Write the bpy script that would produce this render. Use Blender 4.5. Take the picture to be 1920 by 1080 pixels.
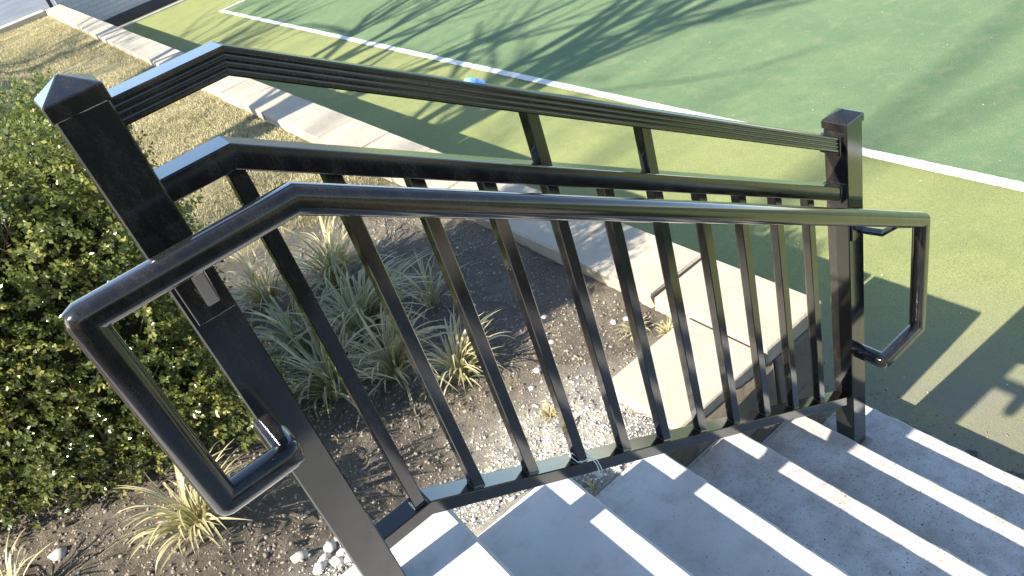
import bpy, math, random
import numpy as np
from mathutils import Vector, Matrix
random.seed(7)
rng = np.random.default_rng(11)
S = bpy.context.scene
for o in list(bpy.data.objects):
    bpy.data.objects.remove(o)

# ---------------------------------------------------------------- camera
CAM = Vector((-0.0614, -1.0345, 1.2431))
RX = Vector((0.7579, -0.5935, -0.2707)).normalized()
RZ = Vector((0.3694, 0.7325, -0.5719)).normalized()          # viewing direction
RX = (RX - RZ * RX.dot(RZ)).normalized()
UP = RX.cross(RZ).normalized()
cd = bpy.data.cameras.new('camera')
cd.sensor_width = 36.0
cd.lens = 36.0 * 1443.3 / 1920.0
cd.clip_start = 0.02
cd.clip_end = 600.0
cam = bpy.data.objects.new('camera', cd)
M = Matrix((RX, UP, -RZ)).transposed().to_4x4()
M.translation = CAM
cam.matrix_world = M
S.collection.objects.link(cam)
S.camera = cam

# ---------------------------------------------------------------- light
SUN = Vector((1.3296, -0.0731, -1.0))                         # travel direction of sunlight
elev = math.atan2(1.0, math.hypot(SUN.x, SUN.y))
W = bpy.data.worlds.new('World')
S.world = W
W.use_nodes = True
wn = W.node_tree
bg = wn.nodes['Background']
sky = wn.nodes.new('ShaderNodeTexSky')
sky.sky_type = 'NISHITA'
sky.sun_disc = False
sky.sun_elevation = elev
sky.sun_rotation = math.atan2(-SUN.x, -SUN.y)
sky.altitude = 100
sky.air_density = 1.0
sky.dust_density = 0.6
sky.ozone_density = 1.6
wn.links.new(sky.outputs[0], bg.inputs[0])
bg.inputs[1].default_value = 0.125
sd = bpy.data.lights.new('sun', 'SUN')
sd.energy = 5.0
sd.angle = math.radians(0.53)
sd.color = (1.0, 0.93, 0.80)
sun = bpy.data.objects.new('sun', sd)
sun.rotation_euler = SUN.to_track_quat('-Z', 'Y').to_euler()
sun.location = (-8, 0, 8)
S.collection.objects.link(sun)

# ---------------------------------------------------------------- exposure
S.view_settings.view_transform = 'Standard'
S.view_settings.look = 'None'
S.view_settings.exposure = 1.5
S.view_settings.gamma = 1.0
S.view_settings.use_curve_mapping = False

# ================================================================ dimensions (metres)
T, R, N0 = 0.2899, 0.1841, 0.1881        # tread, riser, x of the landing's nosing
ZC = -6 * R                              # court level
YS = 0.1144                              # side of the stairs, face of the wall return
YE = -1.38                               # other side of the stairs
ZW, W1, W2 = -0.3978, 1.2442, 1.5184     # top, bed side and court side of the wall cap
PW = 0.0323                              # half width of a post
XR = 1.4645                              # right post
SL = -0.63                               # slope of the rails
YEND = 14.45                             # far end of the court

# ================================================================ helpers
COL = S.collection
def tag(o, label=None, cat=None, group=None, kind=None):
    if label: o['label'] = label
    if cat: o['category'] = cat
    if group: o['group'] = group
    if kind: o['kind'] = kind
    return o
def link(name, me, m=None, parent=None, loc=None):
    o = bpy.data.objects.new(name, me)
    if m is not None and me is not None and not me.materials:
        me.materials.append(m)
    COL.objects.link(o)
    if parent is not None: o.parent = parent
    if loc is not None: o.location = loc
    return o
def empty(name, loc=(0, 0, 0)):
    o = bpy.data.objects.new(name, None)
    o.location = loc
    o.empty_display_size = 0.1
    COL.objects.link(o)
    return o
def mesh(name, v, f, smooth=False):
    me = bpy.data.meshes.new(name)
    me.from_pydata([tuple(p) for p in v], [], [tuple(q) for q in f])
    me.update()
    if smooth:
        me.polygons.foreach_set('use_smooth', [True] * len(me.polygons))
    return me
def fast_mesh(name, v, f, attr=None, smooth=False):
    """v (n,3), f (m,k) arrays, all faces of k corners"""
    me = bpy.data.meshes.new(name)
    v = np.asarray(v, np.float32); f = np.asarray(f, np.int32)
    me.vertices.add(len(v)); me.vertices.foreach_set('co', v.ravel())
    k = f.shape[1]
    me.loops.add(f.size); me.loops.foreach_set('vertex_index', f.ravel())
    me.polygons.add(len(f)); me.polygons.foreach_set('loop_start', np.arange(0, f.size, k, dtype=np.int32))
    if smooth: me.polygons.foreach_set('use_smooth', np.ones(len(f), bool))
    me.update(calc_edges=True)
    for n, a in (attr or {}).items():
        at = me.attributes.new(n, 'FLOAT', 'POINT')
        at.data.foreach_set('value', np.asarray(a, np.float32))
    return me
def bevel_box(name, sx, sy, sz, b=0.003, jitter=0.0, rs=None):
    """box centred in x,y with its top at z=0, edges bevelled; jitter roughens the corners"""
    import bmesh
    bm = bmesh.new()
    bmesh.ops.create_cube(bm, size=1.0)
    for v in bm.verts:
        v.co = Vector((v.co.x * sx, v.co.y * sy, (v.co.z - 0.5) * sz))
    if b > 0:
        bmesh.ops.bevel(bm, geom=bm.edges[:], offset=b, segments=1, affect='EDGES')
    if jitter:
        rr = rs or random
        for v in bm.verts:
            v.co += Vector((rr.uniform(-1, 1), rr.uniform(-1, 1), rr.uniform(-.4, .4))) * jitter
    me = bpy.data.meshes.new(name)
    bm.to_mesh(me); bm.free()
    return me
def vnoise(x, y, seed=0):
    """smooth value noise, numpy, about -1..1"""
    r = np.random.default_rng(seed).uniform(-1, 1, (128, 128))
    xi = np.floor(x).astype(int); yi = np.floor(y).astype(int)
    fx = x - xi; fy = y - yi
    fx = fx * fx * (3 - 2 * fx); fy = fy * fy * (3 - 2 * fy)
    a = r[xi % 128, yi % 128]; b = r[(xi + 1) % 128, yi % 128]
    c = r[xi % 128, (yi + 1) % 128]; d = r[(xi + 1) % 128, (yi + 1) % 128]
    return (a * (1 - fx) + b * fx) * (1 - fy) + (c * (1 - fx) + d * fx) * fy

# ---------------------------------------------------------------- materials
class NT:
    def __init__(s, name):
        s.m = bpy.data.materials.new(name); s.m.use_nodes = True
        s.t = s.m.node_tree; s.n = s.t.nodes
        s.b = s.n['Principled BSDF']; s.out = s.n['Material Output']
        s.co = s.n.new('ShaderNodeTexCoord')
    def L(s, a, b): s.t.links.new(a, b)
    def noise(s, scale, detail=4, rough=.55, vec=None, stretch=None, coord='Object'):
        q = s.n.new('ShaderNodeTexNoise')
        q.inputs['Scale'].default_value = scale; q.inputs['Detail'].default_value = detail
        q.inputs['Roughness'].default_value = rough
        src = vec or s.co.outputs[coord]
        if stretch:
            mp = s.n.new('ShaderNodeMapping'); mp.inputs['Scale'].default_value = stretch
            s.L(src, mp.inputs[0]); src = mp.outputs[0]
        s.L(src, q.inputs['Vector'])
        return q.outputs['Fac']
    def ramp(s, fac, stops):
        q = s.n.new('ShaderNodeValToRGB'); e = q.color_ramp.elements
        while len(e) < len(stops): e.new(.5)
        for i, (p, c) in enumerate(stops):
            e[i].position = p
            e[i].color = (c, c, c, 1) if isinstance(c, (int, float)) else (*c, 1)
        s.L(fac, q.inputs[0]); return q.outputs[0]
    def mix(s, fac, a, b, mode='MIX'):
        q = s.n.new('ShaderNodeMix'); q.data_type = 'RGBA'; q.blend_type = mode
        for i, val in ((0, fac), (6, a), (7, b)):
            if isinstance(val, (int, float)): q.inputs[i].default_value = val
            elif isinstance(val, tuple): q.inputs[i].default_value = (*val, 1)
            else: s.L(val, q.inputs[i])
        return q.outputs[2]
    def math(s, op, a, b=0.0):
        q = s.n.new('ShaderNodeMath'); q.operation = op; q.use_clamp = False
        for i, val in enumerate((a, b)):
            if isinstance(val, (int, float)): q.inputs[i].default_value = val
            else: s.L(val, q.inputs[i])
        return q.outputs[0]
    def bump(s, h, strength=.3, dist=.01, prev=None):
        q = s.n.new('ShaderNodeBump'); q.inputs['Strength'].default_value = strength
        q.inputs['Distance'].default_value = dist
        s.L(h, q.inputs['Height'])
        if prev is not None: s.L(prev, q.inputs['Normal'])
        s.L(q.outputs[0], s.b.inputs['Normal']); return q.outputs[0]
    def attr(s, name):
        q = s.n.new('ShaderNodeAttribute'); q.attribute_name = name; return q.outputs['Fac']
    def col(s, c): 
        if isinstance(c, tuple): s.b.inputs['Base Color'].default_value = (*c, 1)
        else: s.L(c, s.b.inputs['Base Color'])
    def set(s, **k):
        for n, v in k.items():
            i = s.b.inputs[n.replace('_', ' ')]
            if isinstance(v, (int, float)): i.default_value = v
            else: s.L(v, i)
        return s
MT = {}
def black_paint():
    k = NT('black_gloss_paint')
    dust = k.ramp(k.noise(38, 6, .7, stretch=(1, 1, .35)), [(.44, 0.0), (.80, .9)])
    fine = k.ramp(k.noise(420, 3, .6), [(.45, 0.0), (.75, 1.0)])
    d = k.math('MULTIPLY', dust, k.math('ADD', k.math('MULTIPLY', fine, .7), .14))
    k.col(k.mix(d, (.010, .0092, .0088), (.10, .08, .062)))
    k.set(Roughness=k.math('ADD', k.math('MULTIPLY', d, .35), .09))
    k.set(Specular_IOR_Level=.42)
    nb = k.bump(k.noise(750, 2, .5), .045, .001)
    # glossy lacquer: reflection rises towards grazing angles
    lw = k.n.new('ShaderNodeLayerWeight'); lw.inputs['Blend'].default_value = .5
    gl = k.n.new('ShaderNodeBsdfGlossy'); gl.inputs['Roughness'].default_value = .05; k.L(nb, gl.inputs['Normal'])
    ms = k.n.new('ShaderNodeMixShader')
    k.L(k.math('MULTIPLY', k.math('POWER', lw.outputs['Facing'], 2.2), k.math('SUBTRACT', .85, k.math('MULTIPLY', d, .6))), ms.inputs[0])
    k.L(k.b.outputs[0], ms.inputs[1]); k.L(gl.outputs[0], ms.inputs[2]); k.L(ms.outputs[0], k.out.inputs[0])
    MT['black'] = k.m
black_paint()
def concrete():
    k = NT('brushed_concrete')
    big = k.noise(3.0, 5, .6); mid = k.noise(18, 5, .65); fin = k.noise(260, 3, .6)
    c = k.mix(k.ramp(big, [(.3, 0.0), (.7, 1.0)]), (.45, .44, .42), (.58, .57, .545))
    c = k.mix(k.math('MULTIPLY', k.ramp(mid, [(.5, 0.0), (.72, 1.0)]), .35), c, (.27, .26, .25))
    # grime gathers on the lower treads
    sep = k.n.new('ShaderNodeSeparateXYZ'); k.L(k.co.outputs['Object'], sep.inputs[0])
    low = k.n.new('ShaderNodeMapRange'); k.L(sep.outputs[2], low.inputs[0])
    low.inputs[1].default_value = -.25; low.inputs[2].default_value = -.62
    low.inputs[3].default_value = 0.05; low.inputs[4].default_value = .85
    g = k.math('MULTIPLY', low.outputs[0], k.ramp(k.noise(9, 7, .72), [(.40, 0.15), (.62, 1.0)]))
    c = k.mix(g, c, (.33, .295, .255))
    sp = k.math('MULTIPLY', k.ramp(k.noise(160, 2, .5), [(.62, 0.0), (.70, 1.0)]), k.math('ADD', k.math('MULTIPLY', low.outputs[0], .6), .06))
    c = k.mix(sp, c, (.09, .08, .07))
    k.col(c); k.set(Roughness=.85, Specular_IOR_Level=.25)
    p = k.bump(k.noise(300, 3, .7), .35, .002)
    k.bump(mid, .25, .004, p)
    MT['concrete'] = k.m
concrete()
def capstone(name, a, b):
    k = NT(name)
    rnd = k.n.new('ShaderNodeObjectInfo').outputs['Random']
    c = k.mix(k.ramp(k.noise(7, 6, .65), [(.3, 0.0), (.7, 1.0)]), a, b)
    c = k.mix(k.math('MULTIPLY', rnd, .35), c, (.36, .33, .29))
    c = k.mix(k.math('MULTIPLY', k.ramp(k.noise(130, 3, .6), [(.58, 0.0), (.72, 1.0)]), .5), c, (.20, .18, .15))
    k.col(c); k.set(Roughness=.9, Specular_IOR_Level=.2)
    p = k.bump(k.noise(240, 3, .7), .5, .003)
    k.bump(k.noise(26, 4, .6), .5, .008, p)
    MT[name] = k.m
capstone('cap_concrete', (.36, .31, .235), (.43, .385, .30))
capstone('wall_block', (.15, .125, .10), (.21, .18, .145))
def soil(name, a, b, c2):
    k = NT(name)
    big = k.noise(2.6, 6, .65)
    c = k.mix(k.ramp(big, [(.35, 0.0), (.65, 1.0)]), a, b)
    c = k.mix(k.ramp(k.noise(90, 6, .8), [(.45, 0.0), (.70, .9)]), c, c2)
    c = k.mix(k.ramp(k.noise(140, 5, .8), [(.28, .7), (.45, 0.0)]), c, (.07, .056, .045))
    # straw coloured dead turf where the bed runs out into lawn; pale grit by the steps also brightens the sunlit soil
    gr = k.attr('grass'); pb = k.attr('grit')
    lawn = k.mix(k.noise(60, 6, .75), (.25, .215, .11), (.47, .41, .23))
    lawn = k.mix(k.ramp(k.noise(5, 4, .6), [(.45, 0.0), (.7, .6)]), lawn, (.20, .155, .095))
    c = k.mix(gr, c, lawn)
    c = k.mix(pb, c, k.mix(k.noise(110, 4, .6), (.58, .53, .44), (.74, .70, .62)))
    k.col(c); k.set(Roughness=.95, Specular_IOR_Level=.15)
    p = k.bump(k.noise(120, 6, .8), 1.0, .014)
    k.bump(k.noise(480, 3, .6), .5, .003, p)
    MT[name] = k.m
soil('bed_soil', (.19, .16, .125), (.29, .245, .185), (.42, .36, .28))
def plain(name, col, rough=.8, spec=.3, var=None, vs=20, bump=None):
    k = NT(name)
    if var: k.col(k.mix(k.ramp(k.noise(vs, 5, .6), [(.35, 0.0), (.65, 1.0)]), col, var))
    else: k.col(col)
    k.set(Roughness=rough, Specular_IOR_Level=spec)
    if bump: k.bump(k.noise(bump[0], 4, .6), bump[1], bump[2])
    MT[name] = k.m; return k
def rand_obj(name, cols, rough=.85):
    """stones: colour by the attribute 'tint'"""
    k = NT(name)
    c = k.ramp(k.attr('tint'), [(i / (len(cols) - 1), q) for i, q in enumerate(cols)])
    c = k.mix(k.math('MULTIPLY', k.noise(220, 3, .6), .35), c, (.2, .18, .15))
    k.col(c); k.set(Roughness=rough, Specular_IOR_Level=.25); k.bump(k.noise(300, 3, .6), .3, .002)
    MT[name] = k.m
rand_obj('pale_gravel', [(.76, .71, .62), (.66, .60, .51), (.80, .77, .70), (.46, .40, .33)])
rand_obj('soil_clod', [(.20, .168, .13), (.29, .245, .19), (.16, .135, .105), (.38, .325, .255)])
def turf(name, a, b, c2):
    k = NT(name)
    c = k.mix(k.ramp(k.noise(1.4, 5, .65), [(.3, 0.0), (.7, 1.0)]), a, b)
    c = k.mix(k.ramp(k.noise(150, 4, .85), [(.36, 1.0), (.60, 0.0)]), c, c2)
    c = k.mix(k.ramp(k.noise(2.3, 6, .75), [(.46, 0.0), (.70, .55)]), c, c2)
    c = k.mix(k.ramp(k.noise(9, 5, .7), [(.5, 0.0), (.75, .35)]), c, (.28, .26, .13))
    sd_ = k.ramp(k.noise(330, 2, .5), [(.64, 0.0), (.70, .8)])
    c = k.mix(sd_, c, (.50, .50, .36))
    # trodden, dirty turf in front of the steps
    vm = k.n.new('ShaderNodeVectorMath'); vm.operation = 'DISTANCE'; k.L(k.co.outputs['Object'], vm.inputs[0]); vm.inputs[1].default_value = (1.55, -.25, ZC)
    mr = k.n.new('ShaderNodeMapRange'); k.L(vm.outputs['Value'], mr.inputs[0])
    mr.inputs[1].default_value = 1.2; mr.inputs[2].default_value = .50; mr.inputs[3].default_value = 0.0; mr.inputs[4].default_value = 1.0
    wear = k.math('MULTIPLY', mr.outputs[0], k.ramp(k.noise(6, 6, .75), [(.28, .42), (.55, 1.0)]))
    c = k.mix(wear, c, k.mix(k.noise(160, 4, .8), (.125, .12, .085), (.28, .265, .185)))
    k.col(c); k.set(Roughness=.75, Specular_IOR_Level=.3)
    k.bump(k.noise(170, 4, .85), .75, .007)
    MT[name] = k.m
turf('turf_outer', (.245, .27, .088), (.30, .315, .112), (.14, .17, .06))
turf('turf_inner', (.132, .198, .088), (.175, .24, .108), (.066, .125, .06))
def linepaint():
    k = NT('turf_line_white')
    k.col(k.mix(k.math('MULTIPLY', k.noise(340, 3, .8), .6), (.78, .78, .75), (.50, .52, .46)))
    k.col(k.mix(k.ramp(k.noise(14, 6, .8), [(.55, 0.0), (.72, .6)]), k.b.inputs['Base Color'].links[0].from_socket, (.36, .38, .27)))
    k.set(Roughness=.8, Specular_IOR_Level=.2); k.bump(k.noise(520, 3, .8), .9, .006)
    MT['line'] = k.m
linepaint()
def leafmat(name, dark, mid, light, rough=.32, trans=.25, edge=None):
    k = NT(name)
    c = k.ramp(k.attr('tint'), [(0, dark), (.55, mid), (.85, light), (1.0, (.20, .15, .05))])
    if edge: c = k.mix(k.ramp(k.attr('edge'), [(.45, 0.0), (.9, .8)]), c, edge)
    k.col(c); k.set(Roughness=rough, Specular_IOR_Level=.5)
    tr = k.n.new('ShaderNodeBsdfTranslucent'); k.L(k.mix(.5, c, (.30, .34, .06)), tr.inputs[0])
    ms = k.n.new('ShaderNodeMixShader'); ms.inputs[0].default_value = trans
    k.L(k.b.outputs[0], ms.inputs[1]); k.L(tr.outputs[0], ms.inputs[2]); k.L(ms.outputs[0], k.out.inputs[0])
    MT[name] = k.m
leafmat('hedge_leaf', (.046, .064, .018), (.125, .15, .04), (.30, .31, .08), .19, .33)
leafmat('strap_leaf', (.15, .16, .055), (.33, .31, .14), (.56, .46, .25), .36, .25, edge=(.76, .68, .44))
leafmat('dead_grass', (.34, .285, .15), (.52, .45, .26), (.36, .32, .16), .7, .2)
plain('hedge_core', (.028, .028, .016), .95, .05, (.045, .04, .022), 30, (60, 1.0, .03))
plain('bark', (.14, .115, .09), .9, .2, (.08, .065, .05), 18, (40, .8, .02))
plain('twig', (.20, .15, .09), .85, .2, (.12, .09, .06), 60)
plain('wire', (.72, .72, .70), .35, .5)
plain('blue_mark', (.03, .25, .85), .25, .5, (.35, .6, .95), 120)
plain('lot_asphalt', (.12, .135, .155), .9, .2, (.16, .175, .19), 1.5, (60, .4, .01))
plain('far_ground', (.16, .15, .09), .95, .1, (.22, .20, .12), .8)
plain('dark_board', (.035, .035, .045), .6, .3, (.05, .05, .06), 6)
plain('white_edging', (.62, .60, .55), .7, .3, (.45, .44, .40), 6)
plain('path_concrete', (.40, .39, .37), .9, .2, (.46, .45, .43), 3, (220, .4, .003))
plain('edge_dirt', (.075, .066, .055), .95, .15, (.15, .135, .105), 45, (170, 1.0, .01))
plain('shade_block_render', (.42, .36, .28), .9, .2, (.48, .42, .34), 2)
plain('window_glass', (.02, .025, .03), .05, .6)
def screen():
    k = NT('grey_screen')
    w = k.n.new('ShaderNodeTexBrick'); mp = k.n.new('ShaderNodeMapping')
    mp.inputs['Rotation'].default_value = (math.radians(90), 0, 0)
    k.L(k.co.outputs['Object'], mp.inputs[0]); k.L(mp.outputs[0], w.inputs[0])
    w.inputs['Color1'].default_value = (.44, .43, .44, 1); w.inputs['Color2'].default_value = (.50, .49, .49, 1)
    w.inputs['Mortar'].default_value = (.32, .32, .34, 1); w.inputs['Scale'].default_value = 1.0
    w.inputs['Brick Width'].default_value = .22; w.inputs['Row Height'].default_value = .075; w.inputs['Mortar Size'].default_value = .008
    k.col(k.mix(k.math('MULTIPLY', k.noise(2.5, 5, .6), .6), w.outputs[0], (.46, .45, .44)))
    k.set(Roughness=.9, Specular_IOR_Level=.2); MT['screen'] = k.m
screen()

# ================================================================ large structure
def sheet(name, x0, x1, y0, y1, z, m, kind='structure'):
    me = mesh(name, [(x0, y0, z), (x1, y0, z), (x1, y1, z), (x0, y1, z)], [(0, 1, 2, 3)])
    return tag(link(name, me, m), kind=kind)
sheet('ground', -260, 260, -260, 260, ZC - .03, MT['far_ground'])
sheet('court', W2 - .25, 16.0, -14.0, YEND, ZC, MT['turf_outer'])
LX0, LX1, LY1 = 3.297, 3.372, 12.23
sheet('court_playing_area', LX1 - .02, 14.0, -11.5, LY1 - .02, ZC + .004, MT['turf_inner'])
# painted lines with slightly ragged edges
def ragged(name, pts_a, pts_b, z):
    v = [(x, y, z) for x, y in pts_a] + [(x, y, z) for x, y in pts_b]
    n = len(pts_a)
    return tag(link(name, mesh(name, v, [(i, i + 1, n + i + 1, n + i) for i in range(n - 1)]), MT['line']), kind='structure')
yy = np.concatenate([np.linspace(-11.5, -1, 300), np.linspace(-.99, 4, 1500), np.linspace(4.01, LY1, 1200)])
ragged('court_sideline', [(LX0 + random.gauss(0, .0022), y) for y in yy], [(LX1 + random.gauss(0, .0022), y) for y in yy], ZC + .008)
xx = np.linspace(LX1, 14.0, 700)
ragged('court_baseline', [(x, LY1 - .075 + random.gauss(0, .004)) for x in xx], [(x, LY1 + random.gauss(0, .004)) for x in xx], ZC + .0085)
sheet('parking_lot', -40, 60, YEND + 2.2, 90, ZC + .25, MT['lot_asphalt'])
sheet('path', -60, -1.6, YE, YS, -.004, MT['path_concrete'])

# ---------------------------------------------------------------- terraces (bed and lawn)
BX = np.array([-60, -3.0, -1.2, -.7, -.27, 0.0, .15, .40, 1.30])
BZ = np.array([.0, -.05, -.18, -.19, -.215, -.30, -.385, -.455, -.462])
SX = np.array([-60, -3.0, -.7, -.2, .18, .40, .47, .74, .86, 1.30])
SZ = np.array([-.02, -.04, -.12, -.16, -.17, -.188, -.362, -.378, -.425, -.455])
def ground_z(x, y, fine=True):
    x = np.asarray(x, float); y = np.asarray(y, float)
    t = np.clip((y - YS - .02) / .42, 0, 1); t = t * t * (3 - 2 * t)
    z = np.interp(x, SX, SZ) * (1 - t) + np.interp(x, BX, BZ) * t
    z = z + .016 * vnoise(x * 3.1, y * 3.1, 1) * t + .008 * vnoise(x * 9, y * 9, 2) * (.3 + .7 * t)
    if fine:
        z = z + .007 * vnoise(x * 24, y * 24, 3) + .0055 * vnoise(x * 55, y * 55, 4)
    return np.minimum(z, np.where(x > W1 - .12, ZW - .045, 9))
def lawn_amount(x, y):
    e = 2.35 + .35 * vnoise(x * 1.3, y * 1.3, 8) + .15 * vnoise(x * 6, y * 6, 9) - .25 * np.clip(x - .4, 0, 1)
    return np.clip((y - e) / .35, 0, 1)
def grit_and_sun(x, y):
    # pale crushed stone along steps and return, widened to brighten the sunlit soil
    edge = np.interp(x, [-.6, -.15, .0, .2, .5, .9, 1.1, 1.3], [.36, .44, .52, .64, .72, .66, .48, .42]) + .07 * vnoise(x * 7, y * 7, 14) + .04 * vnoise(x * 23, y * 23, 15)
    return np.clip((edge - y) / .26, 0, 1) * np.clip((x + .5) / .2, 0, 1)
def axis(stops):
    out = []
    for a, b, d in stops:
        out.append(np.arange(a, b, d))
    out.append(np.array([stops[-1][1]])); return np.concatenate(out)
gx = axis([(-60, -6, 3.0), (-6, -1.4, .25), (-1.4, W1 + .02, .0165)])
gy = axis([(YS + .003, 2.6, .0165), (2.6, 5, .06), (5, YEND - .1, .25)])
X, Y = np.meshgrid(gx, gy, indexing='ij')
Zg = ground_z(X, Y)
X = np.concatenate([X[:, :1], X], 1); Y = np.concatenate([Y[:, :1], Y], 1); Zg = np.concatenate([np.full((len(gx), 1), ZC - .02), Zg], 1)   # skirt down the side of the steps
def grid_mesh(name, X, Y, Z, attr):
    n, m = X.shape
    v = np.stack([X.ravel(), Y.ravel(), Z.ravel()], 1)
    i = np.arange(n * m).reshape(n, m)
    f = np.stack([i[:-1, :-1].ravel(), i[1:, :-1].ravel(), i[1:, 1:].ravel(), i[:-1, 1:].ravel()], 1)
    return fast_mesh(name, v, f, attr, smooth=True)
bed = tag(link('planting_bed', grid_mesh('planting_bed', X, Y, Zg, {'grass': lawn_amount(X, Y).ravel(), 'grit': np.where((np.arange(X.shape[1]) < 2)[None, :] & (X > .76), 0, grit_and_sun(X, Y)).ravel()}), MT['bed_soil']), kind='structure')
gx2 = axis([(-60, -6, 3.0), (-6, W1, .3)]); gy2 = axis([(-14, -2.4, .4), (-2.4, YE - .003, .05)])
X2, Y2 = np.meshgrid(gx2, gy2, indexing='ij')
tag(link('lawn', grid_mesh('lawn', X2, Y2, np.where(Y2 > -13.9, np.interp(X2, BX, BZ) + .01 * vnoise(X2 * 3, Y2 * 3, 5), ZC), {'grass': np.ones(X2.size), 'grit': np.zeros(X2.size)}), MT['bed_soil']), kind='structure')

# ---------------------------------------------------------------- concrete steps
stairs = tag(empty('concrete_stairs', (N0, -.9, ZC)), 'grey concrete steps going down to the green court beside black railing', 'stairs')
def step_mesh(x0, x1, z1, z0, seed, rough):
    """long block with a worn nosing; profile in x,z swept along y"""
    ys = np.concatenate([np.linspace(YE, -.6, 40), np.linspace(-.59, YS, 90)])
    rr = np.random.default_rng(seed)
    n1 = vnoise(ys * 9, ys * 0 + seed, seed) * .6 + vnoise(ys * 40, ys * 0 + seed, seed + 1) * .5
    n2 = vnoise(ys * 30, ys * 0 + 3 + seed, seed + 2)
    prof = 6; v = []
    for i, y in enumerate(ys):
        a = n1[i] * rough; b = abs(n2[i]) * rough * .8
        v += [(x0, y, z0), (x0, y, z1), (x1 - .05, y, z1), (x1 - .009 + a * .3, y, z1 - .0004 - b * .3), (x1 + a, y, z1 - .008 - b), (x1 + a * .3, y, z0)]
    n = len(ys); f = []
    for i in range(n - 1):
        for j in range(prof - 1):
            p = i * prof + j
            f.append((p, p + prof, p + prof + 1, p + 1))
    f.append(tuple(range(prof))); f.append(tuple((n - 1) * prof + j for j in reversed(range(prof))))
    return mesh('step', v, f)
o = link('landing_slab', step_mesh(-1.6, N0, 0, ZC - .02, 20, .0012), MT['concrete'], stairs)
o.matrix_parent_inverse = Matrix.Translation(-stairs.location)
for k in range(1, 6):
    o = link('step', step_mesh(N0 + (k - 1) * T - .03, N0 + k * T, -k * R, ZC - .02, 20 + k, .0018 + .0006 * k), MT['concrete'], stairs)
    o.matrix_parent_inverse = Matrix.Translation(-stairs.location)

# ---------------------------------------------------------------- retaining wall
wall = tag(empty('retaining_wall', (W2, YS, ZC)), 'long block retaining wall with flat pale caps between bed and court', 'wall')
INV = Matrix.Translation(-wall.location)
def wpart(name, me, m, loc, rz=0.0):
    o = link(name, me, m, wall, loc); o.rotation_euler[2] = rz
    o.matrix_parent_inverse = INV; return o
CAPH = .062
caps = []
for i in range(5):
    me = bevel_box('cap_block', W2 - W1, .46, CAPH, .006, .0025)
    me.materials.append(MT['cap_concrete']); caps.append(me)
def cap_rough(me, seed):
    """split, broken face towards the bed"""
    rr = random.Random(seed)
    for v in me.vertices:
        if v.co.x < -.1: v.co.x += rr.uniform(-.006, .008)
for i, me in enumerate(caps): cap_rough(me, i)
y = YS + .236; first = True; ci = 0; ends = []
while y < YEND - .1:
    o = wpart('cap_block', caps[ci % 5], None, ((W1 + W2) / 2 + random.uniform(-.0015, .0015), y, ZW + random.uniform(-.002, .001)), random.uniform(-.0015, .0015))
    if random.random() < .5: o.rotation_euler[2] += 0
    y += .46 + (.013 if ci == 0 else random.uniform(.002, .006)); ci += 1
# face courses
WBH = (ZW - CAPH - ZC) / 3
blk = bevel_box('wall_block', .225, .455, WBH - .005, .007, .003); blk.materials.append(MT['wall_block'])
hblk = bevel_box('wall_block', .225, .225, WBH - .005, .007, .003); hblk.materials.append(MT['wall_block'])
for c in range(3):
    zt = ZW - CAPH - .003 - c * WBH
    y = YS + .2285 if c % 2 == 0 else YS + .1135
    j = 0
    while y < YEND - .15:
        first = (c % 2 == 1 and j == 0)
        wpart('wall_block', hblk if first else blk, None, (W2 - .13 + random.uniform(-.002, .002), y + (0 if not first else 0), zt))
        y += (.46 if not first else .345); j += 1
# return along the stairs: courses and caps
rblk = bevel_box('wall_block', .36, .20, WBH - .005, .007, .003); rblk.materials.append(MT['wall_block'])
for c in range(3):
    zt = ZW - CAPH - .003 - c * WBH
    x = W2 - .245 - .182 - (.12 if c % 2 else 0)
    while x > N0 + T * (2.0 if c else 2.3):
        wpart('wall_block', rblk, None, (x, YS + .103, zt - .001)); x -= .364
rc = bevel_box('cap_block', .372, .305, CAPH, .006, .003); rc.materials.append(MT['cap_concrete'])
wpart('cap_block', rc, None, (W1 - .006 - .19, YS + .156, ZW - .004), .006)
# corner where the wall turns away at the far end of the lawn
wpart('cap_block', bevel_box('cap_block', 2.6, .30, .075, .006), MT['cap_concrete'], (W1 - 1.3 - .01, YEND - .02, ZW + .02))
wpart('wall_face', bevel_box('wall_face', 2.5, .2, .32, .004), MT['dark_board'], (W1 - 1.3, YEND + .03, ZW - .056))
# plain wall carrying the terrace on the other side of the stairs
wall2 = tag(empty('retaining_wall', (W2, YE, ZC)), 'block retaining wall beyond the open side of the steps', 'wall')
for i in range(14):
    o = link('cap_block', caps[i % 5], None, wall2, ((W1 + W2) / 2, YE - .24 - i * .465, ZW)); o.matrix_parent_inverse = Matrix.Translation(-wall2.location)
    for c in range(3):
        o = link('wall_block', blk, None, wall2, (W2 - .13, YE - .235 - i * .465, ZW - CAPH - .003 - c * WBH)); o.matrix_parent_inverse = Matrix.Translation(-wall2.location)

for c in range(3):
    x = W2 - .245 - .182 - (.12 if c % 2 else 0)
    while x > N0:
        o = link('wall_block', rblk, None, wall2, (x, YE - .103, ZW - CAPH - .004 - c * WBH)); o.matrix_parent_inverse = Matrix.Translation(-wall2.location); x -= .364
for i in range(3):
    o = link('cap_block', rc, None, wall2, (W1 - .006 - .19 - i * .376, YE - .156, ZW - .004)); o.matrix_parent_inverse = Matrix.Translation(-wall2.location)
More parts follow.
